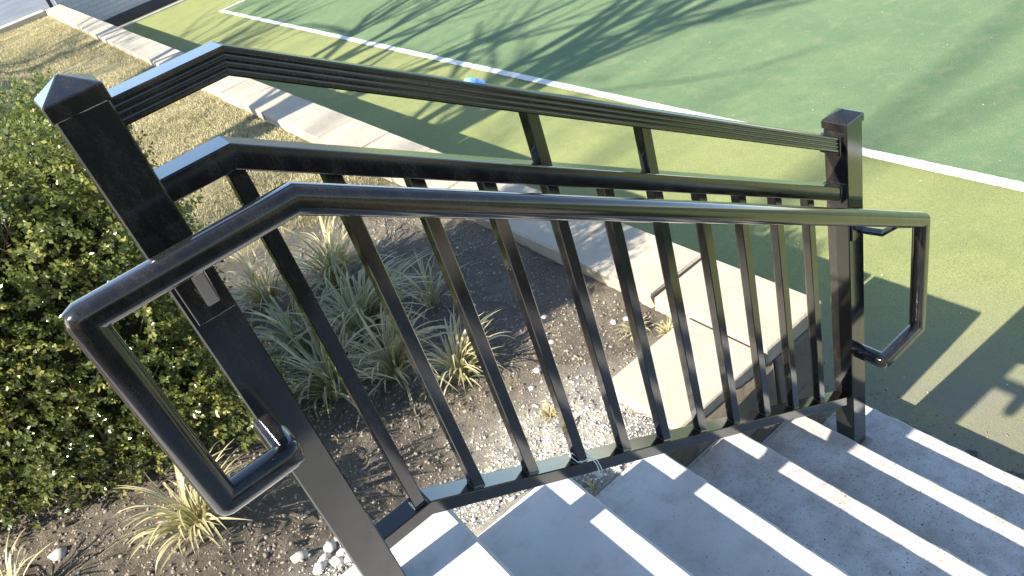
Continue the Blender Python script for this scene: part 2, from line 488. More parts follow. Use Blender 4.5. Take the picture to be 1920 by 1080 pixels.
# ---------------------------------------------------------------- far end of the court
fence = tag(empty('screen_fence', (7, YEND + .3, ZC)), 'grey screened fence with dark foot board closing the end of the court', 'fence')
def fpart(name, me, m, loc):
    o = link(name, me, m, fence, loc); o.matrix_parent_inverse = Matrix.Translation(-fence.location); return o
fpart('screen', bevel_box('screen', 13.0, .03, 2.6, .004), MT['screen'], (8.0, YEND + .36, ZC + 2.78))
fpart('foot_board', bevel_box('foot_board', 13.4, .05, .175, .004), MT['dark_board'], (8.2, YEND + .33, ZC + .18))
for x in [1.42] + [1.78 + 2.1 * i for i in range(7)]:
    fpart('post', bevel_box('post', .06, .06, 2.9, .004), MT['dark_board'], (x, YEND + .42, ZC + 2.9))
e = link('edging_strip', bevel_box('edging_strip', 14.4, .035, .03, .004), MT['white_edging'], None, (8.8, YEND + .01, ZC + .028))
tag(e, 'thin pale edging strip along the end of the court below grey fence', 'edging')

# ---------------------------------------------------------------- unseen building added uphill; its shade darkens the left post's reflection
shade_block = tag(empty('shade_block', (-6.5, -4.5, 0)), 'unseen rendered building added uphill to shade the landing', 'shade_block')
HXF, HYE, HH = -4.30, -.47, 3.28
def hpart(name, sx, sy, sz, x, y, ztop, m, parent=None):
    o = link(name, bevel_box(name, sx, sy, sz, .006), MT[m], parent or shade_block, (x, y, ztop)); o.matrix_parent_inverse = Matrix.Translation(-shade_block.location); return o
hpart('wall', 5.0, 8.0, HH - .1, HXF - 2.5, HYE - 4.0, HH - .1, 'shade_block_render')
hpart('roof', 5.2, 8.2, .14, HXF - 2.5, HYE - 4.0, HH + .03, 'dark_board')
for yy_ in (-2.0, -4.6, -6.6):
    w_ = hpart('window', .06, 1.1, 1.3, HXF + .01, yy_, 2.2, 'white_edging')
    q = hpart('pane', .05, .95, 1.15, HXF + .022, yy_, 2.125, 'window_glass')

# ================================================================ railing
rail = tag(empty('stair_railing', (0, 0, 0)), 'glossy black metal stair railing with square balusters and looped handrail', 'railing')
BK = MT['black']
def mitre_sweep(name, path, prof, m, parent, smooth=False, closed_ends=True, side=Vector((0, 1, 0))):
    """sweep a closed profile [(across, up)] along a polyline with mitred corners; side = across axis at the start"""
    P = [Vector(p) for p in path]; n = len(P); k = len(prof)
    d = [(P[i + 1] - P[i]).normalized() for i in range(n - 1)]
    a = side.copy(); a = (a - d[0] * a.dot(d[0])).normalized(); u = d[0].cross(a).normalized()
    ring = []
    start = [P[0] + a * q[0] + u * q[1] for q in prof]; ring.append(start)
    cur = start
    for i in range(1, n):
        if i < n - 1: nrm = (d[i - 1] + d[i]).normalized()
        else: nrm = d[-1]
        nxt = []
        for q in cur:
            t = (P[i] - q).dot(nrm) / d[i - 1].dot(nrm)
            nxt.append(q + d[i - 1] * t)
        ring.append(nxt); cur = nxt
    v = [tuple(q) for r_ in ring for q in r_]
    f = []
    for i in range(n - 1):
        for j in range(k):
            f.append((i * k + j, i * k + (j + 1) % k, (i + 1) * k + (j + 1) % k, (i + 1) * k + j))
    f.append(tuple(reversed(range(k)))); f.append(tuple((n - 1) * k + j for j in range(k)))
    me = mesh(name, v, f)
    if smooth:
        for i, p in enumerate(me.polygons):
            p.use_smooth = i < (n - 1) * k
    import bmesh
    bm = bmesh.new(); bm.from_mesh(me); bmesh.ops.recalc_face_normals(bm, faces=bm.faces[:]); bm.to_mesh(me); bm.free()
    if smooth:
        try: me.set_sharp_from_angle(angle=math.radians(38))
        except Exception: pass
    return link(name, me, m, parent)
def rrect(w, h, r, n=4):
    out = []
    for cx, cy, a0 in ((w / 2 - r, h / 2 - r, 0), (-w / 2 + r, h / 2 - r, 90), (-w / 2 + r, -h / 2 + r, 180), (w / 2 - r, -h / 2 + r, 270)):
        for i in range(n + 1):
            t = math.radians(a0 + 90 * i / n)
            out.append((cx + r * math.cos(t), cy + r * math.sin(t)))
    return out
def grooved(w, h, depth, n):
    """box profile with n round-bottomed grooves in both side faces; origin at the middle of the top"""
    out = []
    e = .004
    right = [(w / 2 - .002, 0), (w / 2, -.002)]
    top, bot = -.006, -h + .004
    st = (top - bot) / n
    for i in range(n):
        z = top - i * st
        right += [(w / 2, z), (w / 2 - depth * .8, z - st * .22), (w / 2 - depth, z - st * .45), (w / 2 - depth * .8, z - st * .68), (w / 2, z - st * .80)]
    right += [(w / 2, -h + .002), (w / 2 - .002, -h)]
    left = [(-a, b) for a, b in reversed(right)]
    return right + left
XL, XRi = PW, XR - PW
TK, ZT = .182, 1.0267
top_rail = mitre_sweep('top_rail', [(XL, 0, ZT), (TK, 0, ZT), (XRi, 0, ZT + SL * (XRi - TK))], [(a + .006, b) for a, b in grooved(.052, .036, .0022, 3)], BK, rail)
MK, ZM = .1328, .9151
mid = [(a + .006, b - .0175) for a, b in rrect(.052, .035, .0022, 2)]
mitre_sweep('middle_rail', [(XL, 0, ZM), (MK, 0, ZM), (XRi, 0, ZM + SL * (XRi - MK))], mid, BK, rail)
BH = .1531
BKX = .142
botz = lambda x: BH + SL * (x - MK)
bot = [(a + .003, b - .0155) for a, b in rrect(.046, .031, .0022, 2)]
mitre_sweep('bottom_rail', [(XL, 0, botz(BKX)), (BKX, 0, botz(BKX)), (XRi, 0, botz(XRi))], bot, BK, rail)
topz = lambda x: ZT + (SL * (x - TK) if x > TK else 0)
midz = lambda x: ZM + (SL * (x - MK) if x > MK else 0)
def upright(name, x, z0, z1, s, parent=rail):
    """square bar cut to the slope at both ends"""
    sl0 = SL if x > .14 else 0.0
    h = s / 2; b = .0016; v = []; f = []
    pr = rrect(s, s, b, 1); k = len(pr)
    for zz in (z0, z1):
        for a, c in pr: v.append((a, c, zz + sl0 * a - (0)))
    f = [(j, (j + 1) % k, k + (j + 1) % k, k + j) for j in range(k)]
    f += [tuple(reversed(range(k))), tuple(k + j for j in range(k))]
    o = link(name, mesh(name, v, f), BK, parent, (x, 0, 0)); return o
B0, DB = .1231, .1189
for i in range(11):
    x = B0 + DB * i
    zb = botz(max(x, BKX)) - .0005; zt = midz(x) - .0345
    b = upright('baluster', x, zb, zt, .0245)
    # weld collar at the foot
    link('weld_bead', bevel_box('weld_bead', .0285, .0285, .004, .0018), BK, b, (0, 0, zb + .0035 + (0)))
    b.children[0].rotation_euler[1] = -math.atan(SL) if x > .14 else 0
for i in (4, 6):
    x = B0 + DB * i
    upright('short_baluster', x, midz(x) - .0005, topz(x) - .0355, .0245)
def post(x, z0, zcap):
    p = upright_post = link('post', None or bevel_box('post', 2 * PW, 2 * PW, zcap - .0 - z0, .0025), BK, rail, (x, 0, zcap - .002))
    hw, sk, ap = .0352, .021, .0215
    v = [(-hw, -hw, -sk), (hw, -hw, -sk), (hw, hw, -sk), (-hw, hw, -sk), (-hw, -hw, 0), (hw, -hw, 0), (hw, hw, 0), (-hw, hw, 0), (0, 0, ap)]
    f = [(0, 3, 2, 1), (0, 1, 5, 4), (1, 2, 6, 5), (2, 3, 7, 6), (3, 0, 4, 7), (4, 5, 8), (5, 6, 8), (6, 7, 8), (7, 4, 8)]
    me = mesh('post_cap', v, f)
    import bmesh
    bm = bmesh.new(); bm.from_mesh(me); bmesh.ops.bevel(bm, geom=bm.edges[:], offset=.0014, segments=1, affect='EDGES'); bm.to_mesh(me); bm.free()
    link('post_cap', me, BK, p, (0, 0, .0021))
    return p
PL = post(0, -.01, 1.0494)
PR_ = post(XR, -5 * R - .01, .2775)
gc = link('grout_collar', bevel_box('grout_collar', .092, .094, .011, .004, .002), MT['wall_block'], PR_, (.002, 0, -5 * R + .007 - (.2775 - .002)))
# handrail with a loop at each end
HY, HX0, HZ, HKX, HX1 = -.1202, -.1267, .8495, .149, 1.6188
HB0, HB1 = -.3327, -.3847
HZ1 = HZ + SL * (HX1 - HKX) - .006
XE0, XE1 = -.0238, XR - .0176
hp = [(XE0, -PW + .001, HZ + HB0), (XE0, HY, HZ + HB0), (HX0, HY, HZ + HB0), (HX0, HY, HZ), (HKX, HY, HZ), (HX1, HY, HZ1), (HX1, HY, HZ1 + HB1), (XE1, HY, HZ1 + HB1), (XE1, -PW + .001, HZ1 + HB1)]
def rounded(path, rad, n=4):
    P = [Vector(p) for p in path]; out = [P[0]]
    for i in range(1, len(P) - 1):
        a = (P[i - 1] - P[i]).normalized(); b = (P[i + 1] - P[i]).normalized()
        ang = a.angle(b)
        if ang > math.radians(130): out.append(P[i]); continue
        t = rad / math.tan(ang / 2); p0 = P[i] + a * t; p1 = P[i] + b * t
        c = P[i] + (a + b).normalized() * rad / math.sin(ang / 2)
        for k in range(n + 1):
            q = ((p0 - c) * (1 - k / n) + (p1 - c) * (k / n)).normalized() * rad
            out.append(c + q)
    return out + [P[-1]]
hp = rounded(hp, .0035, 2)
hand = mitre_sweep('handrail', hp, rrect(.040, .041, .0155, 6), BK, rail, smooth=True, side=Vector((1, 0, 0)))
# brackets carrying the handrail
def plate(x, z, w, h, t, parent):
    me = bevel_box('bracket_plate', w, t, h, .0015)
    return link('bracket_plate', me, BK, parent, (x, -PW - t / 2 - .0002, z))
zl_ = .79
plate(.003, zl_ + .004, .056, .074, .005, hand)
mitre_sweep('bracket_arm', [(.003, -PW - .004, zl_ - .022), (.003, HY + .018, zl_ - .012), (.003, HY, HZ - .019)], rrect(.018, .010, .003, 2), BK, hand, side=Vector((1, 0, 0)))
hx = XR + .012; hzz = HZ + SL * (hx - HKX) - .006
plate(XR + .0, hzz - .028, .050, .052, .005, hand)
mitre_sweep('bracket_arm', [(hx, -PW - .004, hzz - .062), (hx + .02, (-PW + HY) / 2 - .01, hzz - .068), (hx + .035, HY, hzz - .038)], rrect(.024, .008, .0025, 2), BK, hand, side=Vector((1, 0, 0)))
link('saddle', bevel_box('saddle', .085, .022, .008, .002), BK, hand, (hx + .045, HY, hzz - .044)).rotation_euler[1] = -math.atan(SL)
# end brackets of the middle and top rails at the right post
for zz, hh in ((midz(XRi), .046), (topz(XRi), .050)):
    link('rail_bracket', bevel_box('rail_bracket', .014, .057, hh, .0015), BK, rail, (XRi - .0072, .006, zz + .006))
# small bright blue mark on the sloping top rail
bmx = .515
bm_ = []; bf_ = []
for q, (sc_, hh_) in enumerate(((1.0, 0.0), (.86, .0040), (.55, .0066))):      # low domed blob
    for i in range(14):
        a = 2 * math.pi * i / 14
        bm_.append((math.cos(a) * .021 * sc_, math.sin(a) * .0105 * (1 + .2 * math.cos(3 * a)) * sc_, hh_))
for q in range(2):
    for i in range(14): bf_.append((q * 14 + i, q * 14 + (i + 1) % 14, q * 14 + 14 + (i + 1) % 14, q * 14 + 14 + i))
bf_.append(tuple(range(28, 42)))
o = link('blue_mark', mesh('blue_mark', bm_, bf_, True), MT['blue_mark'], top_rail, (bmx, -.006, topz(bmx) + .0003))
o.rotation_euler[1] = -math.atan(SL); o['label'] = 'small bright blue mark on the sloping top rail'

# wire twisted round the foot of one baluster
cu = bpy.data.curves.new('wire_tie', 'CURVE'); cu.dimensions = '3D'; cu.bevel_depth = .0011; cu.bevel_resolution = 2
xb = B0 + DB * 3; zb = botz(xb) + .004
loop = [(-.016, .012, .012), (-.0165, -.015, .010), (-.004, -.018, .002), (.012, -.017, -.002), (.0165, -.014, 0.0), (.0165, .012, .004)]
def spline(pts):
    s = cu.splines.new('POLY'); s.points.add(len(pts) - 1)
    for p, q in zip(s.points, pts): p.co = (xb + q[0], q[1], zb + q[2], 1)
spline(loop + [loop[0]])
spline([(.010, -.017, -.002), (.016, -.024, -.004), (.019, -.030, -.018), (.020, -.031, -.040), (.018, -.030, -.052)])
spline([(.013, -.017, -.001), (.021, -.023, -.004), (.025, -.028, -.016), (.027, -.030, -.034), (.028, -.030, -.047)])
tmp = bpy.data.objects.new('tmp', cu); COL.objects.link(tmp)
dg = bpy.context.evaluated_depsgraph_get()
wm = bpy.data.meshes.new_from_object(tmp.evaluated_get(dg)); bpy.data.objects.remove(tmp)
wm.materials.clear()
w = link('wire_tie', wm, MT['wire'])
tag(w, 'thin pale wire twisted around the foot of a baluster, two tails hanging', 'wire')

# ================================================================ plants
def rand_dirs(n):
    d = rng.normal(size=(n, 3)); return d / np.linalg.norm(d, axis=1, keepdims=True)
def norm(a): return a / np.maximum(np.linalg.norm(a, axis=-1, keepdims=True), 1e-9)
# ---- hedge: twigs set in a rough box shell, leaves in pairs along each twig
def hedge_leaves(HX_0, HX_1, HY_0, HY_1, zlo, zhi):
    tw = []
    def shell(n, face):
        u = rng.uniform(0, 1, n); w_ = rng.uniform(0, 1, n)
        dep = rng.uniform(-.02, .13, n) ** 1.0
        if face == 'front':
            x = HX_0 + (HX_1 - HX_0) * u; z = w_
            p = np.stack([x, HY_0 + dep, z], 1); d = np.array([0, -1, 0.25])
        elif face == 'end':
            y_ = HY_0 + (HY_1 - HY_0) * u
            p = np.stack([HX_1 - dep, y_, w_], 1); d = np.array([1, 0, .25])
        elif face == 'back':
            x = HX_0 + (HX_1 - HX_0) * u
            p = np.stack([x, HY_1 - dep, w_], 1); d = np.array([0, 1, .25])
        else:
            p = np.stack([HX_0 + (HX_1 - HX_0) * u, HY_0 + (HY_1 - HY_0) * w_, 1 - dep * .9], 1); d = np.array([0, 0, 1.])
        gz = np.interp(p[:, 0], BX, BZ)
        if face != 'top': p[:, 2] = gz + .03 + (zhi - gz - .05) * p[:, 2]
        else: p[:, 2] = zhi - dep
        b = .055 * vnoise(p[:, 0] * 6 + 7, p[:, 2] * 6 + p[:, 1] * 6, 31) + .03 * vnoise(p[:, 0] * 14, p[:, 2] * 14 + p[:, 1] * 14, 32)
        p += d * b[:, None]
        # rounded shoulders and thinning at the foot
        keep = np.ones(n, bool)
        if face != 'top':
            low = (p[:, 2] - gz) < .16
            keep = ~(low & (rng.uniform(size=n) < .3))
        dirs = norm(d + rng.normal(size=(n, 3)) * .55 + np.array([0, 0, .25]))
        tw.append((p[keep], dirs[keep]))
    L = HX_1 - HX_0; D = HY_1 - HY_0; H = zhi - zlo
    shell(int(3100 * L * H), 'front'); shell(int(3100 * D * H), 'end'); shell(int(2600 * L * D), 'top'); shell(int(900 * L * H), 'back')
    p = np.concatenate([a for a, _ in tw]); d = np.concatenate([b for _, b in tw])
    n = len(p); K = 13
    ln_ = rng.uniform(.05, .10, n)
    side = norm(np.cross(d, rand_dirs(n)))
    tin = np.clip(rng.normal(.42, .20, n) + .22 * vnoise(p[:, 0] * 9, p[:, 2] * 9, 61), 0, .93)
    tin = np.where(rng.uniform(size=n) < .06, rng.uniform(.75, .9, n), tin)
    V = []; TT = []
    for k in range(K):
        s = (k + .6) / K
        base = p + d * (ln_ * s)[:, None]
        rotv = norm(side * math.cos(k * 1.9) + np.cross(d, side) * math.sin(k * 1.9))
        ax = norm(rotv * .9 + d * .6 + rng.normal(size=(n, 3)) * .25)
        wv = norm(np.cross(ax, d + rng.normal(size=(n, 3)) * .3))
        nv = norm(np.cross(ax, wv))
        le = rng.uniform(.009, .019, n)[:, None]; wd = le * rng.uniform(.26, .36, n)[:, None]
        m_ = base + ax * le * .5 - nv * le * .06
        V.append(np.stack([base, m_ + wv * wd + nv * wd * .35, base + ax * le, m_ - wv * wd + nv * wd * .35], 1))
        TT.append(np.repeat(np.clip(tin + rng.normal(0, .09, n), 0, 1 if k % 7 else 1)[:, None], 4, 1))
    V = np.concatenate(V).reshape(-1, 3); TT = np.concatenate(TT).ravel()
    q = np.arange(0, len(V), 4)[:, None]
    F = np.concatenate([q + [0, 1, 2], q + [0, 2, 3]]).astype(np.int32)
    return fast_mesh('leaves', V, F, {'tint': TT}), p, d, ln_
HEX0, HEX1, HEY0, HEY1, HEZ = -1.75, .055, .96, 1.75, .745
SHEAR = .20          # the hedge runs at a slant to the railing
def sheared(me):
    for v in me.vertices:
        q = HEX1 - v.co.x
        v.co.y += SHEAR * q + .30 * max(0.0, q - .25) ** 1.6
    return me
hedge = tag(empty('hedge', (-.8, 1.35, -.1)), 'clipped evergreen hedge of small glossy leaves beside the railing', 'hedge')
HI = Matrix.Translation(-hedge.location)
me, tp, td, tl = hedge_leaves(HEX0, HEX1, HEY0, HEY1, -.2, HEZ)
o = link('leaves', sheared(me), MT['hedge_leaf'], hedge); o.matrix_parent_inverse = HI; tag(o, kind='stuff')
def core_mesh():  # solid dark core added behind the leaves to block light
    xs = np.linspace(HEX0 + .1, HEX1 - .11, 30); n = len(xs); v = []; f = []
    k = 24
    for x in xs:
        gz = float(np.interp(x, BX, BZ)) + .10
        for j in range(k):
            a = 2 * math.pi * j / k
            cy = math.copysign(abs(math.cos(a)) ** .35, math.cos(a)); cz = math.copysign(abs(math.sin(a)) ** .35, math.sin(a))
            yh = (HEY1 - HEY0) / 2 - .10; zh = (HEZ - .10 - gz) / 2
            v.append((x, (HEY0 + HEY1) / 2 + cy * yh + random.uniform(-.015, .015), (HEZ - .10 + gz) / 2 + cz * zh + random.uniform(-.015, .015)))
    for i in range(n - 1):
        for j in range(k): f.append((i * k + j, i * k + (j + 1) % k, (i + 1) * k + (j + 1) % k, (i + 1) * k + j))
    f += [tuple(reversed(range(k))), tuple((n - 1) * k + j for j in range(k))]
    return mesh('light_block_core', v, f)
o = link('light_block_core', sheared(core_mesh()), MT['hedge_core'], hedge); o.matrix_parent_inverse = HI; tag(o, kind='stuff')
def tube_mesh(name, paths, sides=5):
    """paths: list of (points, radii)"""
    v = []; f = []
    for pts, rad in paths:
        pts = [Vector(p) for p in pts]; n = len(pts); b0 = len(v)
        ref = Vector((.31, .77, .2))
        for i, p in enumerate(pts):
            d = (pts[min(i + 1, n - 1)] - pts[max(i - 1, 0)]).normalized()
            a = d.cross(ref).normalized(); b = d.cross(a)
            for j in range(sides):
                t = 2 * math.pi * j / sides
                v.append(p + (a * math.cos(t) + b * math.sin(t)) * rad[i])
        for i in range(n - 1):
            for j in range(sides):
                f.append((b0 + i * sides + j, b0 + i * sides + (j + 1) % sides, b0 + (i + 1) * sides + (j + 1) % sides, b0 + (i + 1) * sides + j))
        f.append(tuple(b0 + (n - 1) * sides + j for j in range(sides)))
    return mesh(name, v, f, smooth=True)
tw = []
sel = rng.choice(len(tp), 700, replace=False)
for i in sel:
    a = Vector(tp[i]); d = Vector(td[i])
    tw.append(([a - d * .12, a - d * .03, a + d * float(tl[i])], [.0022, .0016, .0008]))
for i in range(26):
    x = random.uniform(HEX0 + .1, HEX1 - .03); yb = random.uniform(HEY0 + .06, HEY0 + .3); g0 = float(ground_z(x, yb, False))
    tw.append(([(x, yb, g0 - .02), (x + random.uniform(-.04, .04), yb - .02, g0 + .16), (x + random.uniform(-.1, .1), yb - .05, g0 + .42)], [.007, .005, .003]))
o = link('twigs', sheared(tube_mesh('twigs', tw, 4)), MT['twig'], hedge); o.matrix_parent_inverse = HI; tag(o, kind='stuff')

added_hedge = hedge.copy(); COL.objects.link(added_hedge)          # unseen twin added across the steps to darken the railing's reflections
added_hedge.scale = (1, -1, 1); added_hedge.location.y = -.72 - hedge.location.y; added_hedge.location.x = hedge.location.x + .35
for ch in list(hedge.children):
    c2_ = ch.copy(); COL.objects.link(c2_); c2_.parent = added_hedge
added_hedge['label'] = 'clipped evergreen hedge added out of view across the steps to darken reflections'
hedge['group'] = added_hedge['group'] = 'hedges flanking the steps'
# ---- strap leaved clumps
def blade(base, az, length, width, lean, droop, twist=0.0, seg=10, wob=0.0):
    """arching strip, three points across: pale margins, green middle"""
    d = np.array([math.cos(az), math.sin(az), 0]); s = np.array([-math.sin(az), math.cos(az), 0])
    p = np.array(base, float); ang = lean; V = []; E_ = []
    st = length / seg
    for i in range(seg + 1):
        t = i / seg
        w_ = width * .5 * (0.55 + 1.0 * min(t * 4, 1) * .45) * (1 - max(0, (t - .55) / .45) ** 1.6 * .95)
        up = np.array([0, 0, 1]) * math.cos(ang) + d * math.sin(ang)
        nn = -np.array([0, 0, 1]) * math.sin(ang) * -1 + d * -math.cos(ang)
        V += [p - s * w_ + nn * w_ * .25, p, p + s * w_ + nn * w_ * .25]; E_ += [1.0, 0.0, 1.0]
        p = p + up * st; ang += droop / seg * (0.25 + 1.9 * t ** 1.2 if t < .7 else .9); s = s + d * twist / seg; s = s / np.linalg.norm(s)
        az += wob / seg; d = np.array([math.cos(az), math.sin(az), 0])
    F = []
    for i in range(seg):
        a = i * 3
        F += [(a, a + 1, a + 4, a + 3), (a + 1, a + 2, a + 5, a + 4)]
    return V, F, E_
def clump(name, loc, label, n=90, size=.28, dry=.15, group=None, green=.35, flop=None, cat='plant'):
    root = tag(empty(name, loc), label, cat, group)
    Vj = []; Fj = []; Ej = []; Tj = []
    big = 12
    for i in range(n):
        az = random.uniform(0, 2 * math.pi)
        if flop is not None and random.random() < .5: az = random.gauss(flop, .8)
        r0 = random.uniform(0, .035) * size / .28
        base = (math.cos(az) * r0, math.sin(az) * r0, -.012)
        le = size * random.uniform(.6, 1.45); lean = abs(random.gauss(.12, .26)) + (.28 if i < n * .3 else 0)
        V, F, E_ = blade(base, az + random.gauss(0, .5), le, random.uniform(.0065, .0115) * (size / .28) ** .5, lean, random.uniform(1.3, 3.0), random.uniform(-.9, .9), 10, random.gauss(0, .55))
        # keep tips above the soil
        zc_ = float(ground_z(loc[0], loc[1], False))
        V = [np.array((q[0], q[1], max(q[2], -.006 + random.uniform(0, .006)))) for q in V]
        t = random.uniform(.78, .97) if random.random() < dry else min(.75, max(0, random.gauss(green, .24)))
        if i < big:
            me = fast_mesh('leaf', np.array(V), np.array(F), {'tint': [t] * len(V), 'edge': E_}, smooth=True)
            link('leaf', me, MT['strap_leaf'], root)
        else:
            b0 = len(Vj)
            Vj += V; Fj += [tuple(b0 + j for j in q) for q in F]; Ej += E_; Tj += [t] * len(V)
    o = link('leaf_tuft', fast_mesh('leaf_tuft', np.array(Vj), np.array(Fj), {'tint': Tj, 'edge': Ej}, smooth=True), MT['strap_leaf'], root)
    tag(o, kind='stuff'); return root
def gp(x, y, dz=0.0): return (x, y, float(ground_z(x, y, False)) + dz)
G = 'strap-leaved clumps in the planting bed'
clump('strap_leaf_plant', gp(.62, 1.90), 'pale strap-leaved clump at the lawn end of the planting bed', 150, .30, .15, G, .5, -1.2)
clump('strap_leaf_plant', gp(.33, 1.95), 'brown-tinged strap-leaved clump pressed against the far end of the hedge', 110, .25, .5, G, .5)
clump('strap_leaf_plant', gp(.30, 1.50), 'dark green strap-leaved clump growing against the end of the hedge', 110, .28, .08, G, .22)
clump('strap_leaf_plant', gp(.50, 1.38), 'large dense blue-green strap-leaved clump in the middle of the bed', 170, .32, .08, G, .30, -.3)
clump('strap_leaf_plant', gp(.27, 1.16), 'strap-leaved clump with long loose blades behind the big railing post', 110, .28, .15, G, .32)
clump('strap_leaf_plant', gp(.47, 1.10), 'straw-streaked floppy strap-leaved clump on the bare soil side', 120, .25, .5, G, .5, -.6)
clump('strap_leaf_plant', gp(.62, .90), 'small greyish strap-leaved clump at the edge of the sunlit gravel', 110, .21, .35, G, .55, -.4)
clump('strap_leaf_plant', gp(.78, 1.36), 'thin sparse strap-leaved clump standing alone in the dark soil', 34, .22, .2, G, .5, 0)
clump('strap_leaf_plant', gp(-.27, .76), 'sunlit yellowish strap-leaved clump at the foot of the hedge', 110, .21, .4, G, .5)
clump('strap_leaf_plant', gp(-.74, .93), 'low yellow strap-leaved clump growing under the hedge corner', 45, .16, .5, G, .55)
# ---- small weeds in the gravel
def weed(loc, label, n, size, dry, cat='weed'):
    return clump('weed', loc, label, n, size, dry, 'weeds in the gravel', .6, cat=cat)
weed(gp(.70, .52), 'dry brown weed tuft in the white gravel', 46, .05, .8)
weed(gp(.345, .20), 'green and straw weed in the corner of landing and gravel', 60, .05, .5)
weed(gp(.56, .135), 'tiny weed sprouting at the edge of the second tread', 30, .035, .7)
weed(gp(1.13, .56), 'greenish grass tuft growing in the gap behind the wall cap', 90, .07, .35)
weed(gp(1.19, .47), 'short grass patch at the inner corner of the wall caps', 70, .05, .4)

# ---- lawn blades: too many to count
def scatter_blades(name, n, xr, yr, hmin, hmax, density, m, parent):
    x = rng.uniform(*xr, n); y_ = rng.uniform(*yr, n)
    k = rng.uniform(size=n) < density(x, y_); x = x[k]; y_ = y_[k]; n = len(x)
    z = ground_z(x, y_, False) - .004
    az = rng.uniform(0, 2 * math.pi, n); h = rng.uniform(hmin, hmax, n); ln_ = rng.uniform(.3, 1.3, n) * h
    w_ = rng.uniform(.0012, .0026, n)
    b = np.stack([x, y_, z], 1)
    s = np.stack([-np.sin(az), np.cos(az), az * 0], 1) * w_[:, None]
    t1 = b + np.stack([np.cos(az) * ln_ * .35, np.sin(az) * ln_ * .35, h * .7], 1)
    t2 = b + np.stack([np.cos(az) * ln_, np.sin(az) * ln_, h * rng.uniform(.5, 1, n)], 1)
    V = np.stack([b - s, b + s, t1 + s * .8, t1 - s * .8, t2], 1).reshape(-1, 3)
    q = np.arange(0, len(V), 5)[:, None]
    F = np.concatenate([q + [0, 1, 2], q + [0, 2, 3], q + [3, 2, 4]])
    tn = np.clip(rng.normal(.45, .22, n) + .3 * vnoise(x * 2, y_ * 2, 51), 0, .84)
    o = link(name, fast_mesh(name, V, F, {'tint': np.repeat(tn, 5)}), m, parent)
    return tag(o, kind='stuff')
patch = lambda x, y_: lawn_amount(x, y_) * np.clip(.55 + .9 * vnoise(x * 2.2, y_ * 2.2, 52) + .4 * vnoise(x * 8, y_ * 8, 53), .05, 1)
scatter_blades('lawn_grass', 120000, (-.1, W1 - .02), (1.9, 5.5), .012, .034, patch, MT['dead_grass'], bed)
scatter_blades('lawn_grass', 120000, (-.6, W1 - .02), (5.5, YEND - .2), .015, .040, patch, MT['dead_grass'], bed)
scatter_blades('grass_litter', 2500, (.0, 1.2), (.35, 2.3), .004, .016, lambda x, y_: .25 + 0 * x, MT['dead_grass'], bed)

# ---- stones and clods
ICO_V = []; 
import bmesh
bm = bmesh.new(); bmesh.ops.create_icosphere(bm, subdivisions=1, radius=1.0)
ICO_V = np.array([v.co[:] for v in bm.verts]); ICO_F = np.array([[v.index for v in f.verts] for f in bm.faces]); bm.free()
def pebbles(name, x, y_, z, r, m, parent, tint=None, flat=.6):
    n = len(x); nv = len(ICO_V)
    sc = rng.uniform(.65, 1.35, (n, 1, 3)) * r[:, None, None]; sc[:, :, 2] *= flat
    jit = 1 + rng.uniform(-.38, .38, (n, nv, 1))
    P = ICO_V[None] * jit * sc
    a = rng.uniform(0, 2 * math.pi, n); c, s = np.cos(a)[:, None], np.sin(a)[:, None]
    Q = np.stack([P[:, :, 0] * c - P[:, :, 1] * s, P[:, :, 0] * s + P[:, :, 1] * c, P[:, :, 2]], 2)
    Q += np.stack([x, y_, z], 1)[:, None, :]
    F = (ICO_F[None] + (np.arange(n) * nv)[:, None, None]).reshape(-1, 3)
    tn = rng.uniform(0, 1, n) if tint is None else tint
    o = link(name, fast_mesh(name, Q.reshape(-1, 3), F, {'tint': np.repeat(tn, nv)}), m, parent)
    return tag(o, kind='stuff')
def spread(n, xr, yr, dens):
    x = rng.uniform(*xr, n); y_ = rng.uniform(*yr, n); k = rng.uniform(size=n) < dens(x, y_)
    return x[k], y_[k]
x, y_ = spread(24000, (-.55, W1), (YS + .01, .75), lambda a, b: grit_and_sun(a, b) ** 2)
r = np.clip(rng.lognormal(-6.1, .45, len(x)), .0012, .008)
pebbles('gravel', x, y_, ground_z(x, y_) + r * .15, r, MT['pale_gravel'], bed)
x, y_ = spread(34000, (-1.2, W1 - .02), (YS + .02, 2.4), lambda a, b: (1 - .85 * grit_and_sun(a, b)) * (1 - lawn_amount(a, b)))
r = np.clip(rng.lognormal(-5.95, .5, len(x)), .0012, .008)
pebbles('soil_clods', x, y_, ground_z(x, y_) - r * .1, r, MT['soil_clod'], bed, flat=.75)
x, y_ = spread(70, (.0, W1 - .02), (.45, 2.2), lambda a, b: .9 - lawn_amount(a, b))
r = np.clip(rng.lognormal(-5.3, .4, len(x)), .002, .011)
pebbles('pebbles', x, y_, ground_z(x, y_) - r * .1, r, MT['pale_gravel'], bed, tint=rng.uniform(.75, 1.0, len(x)))
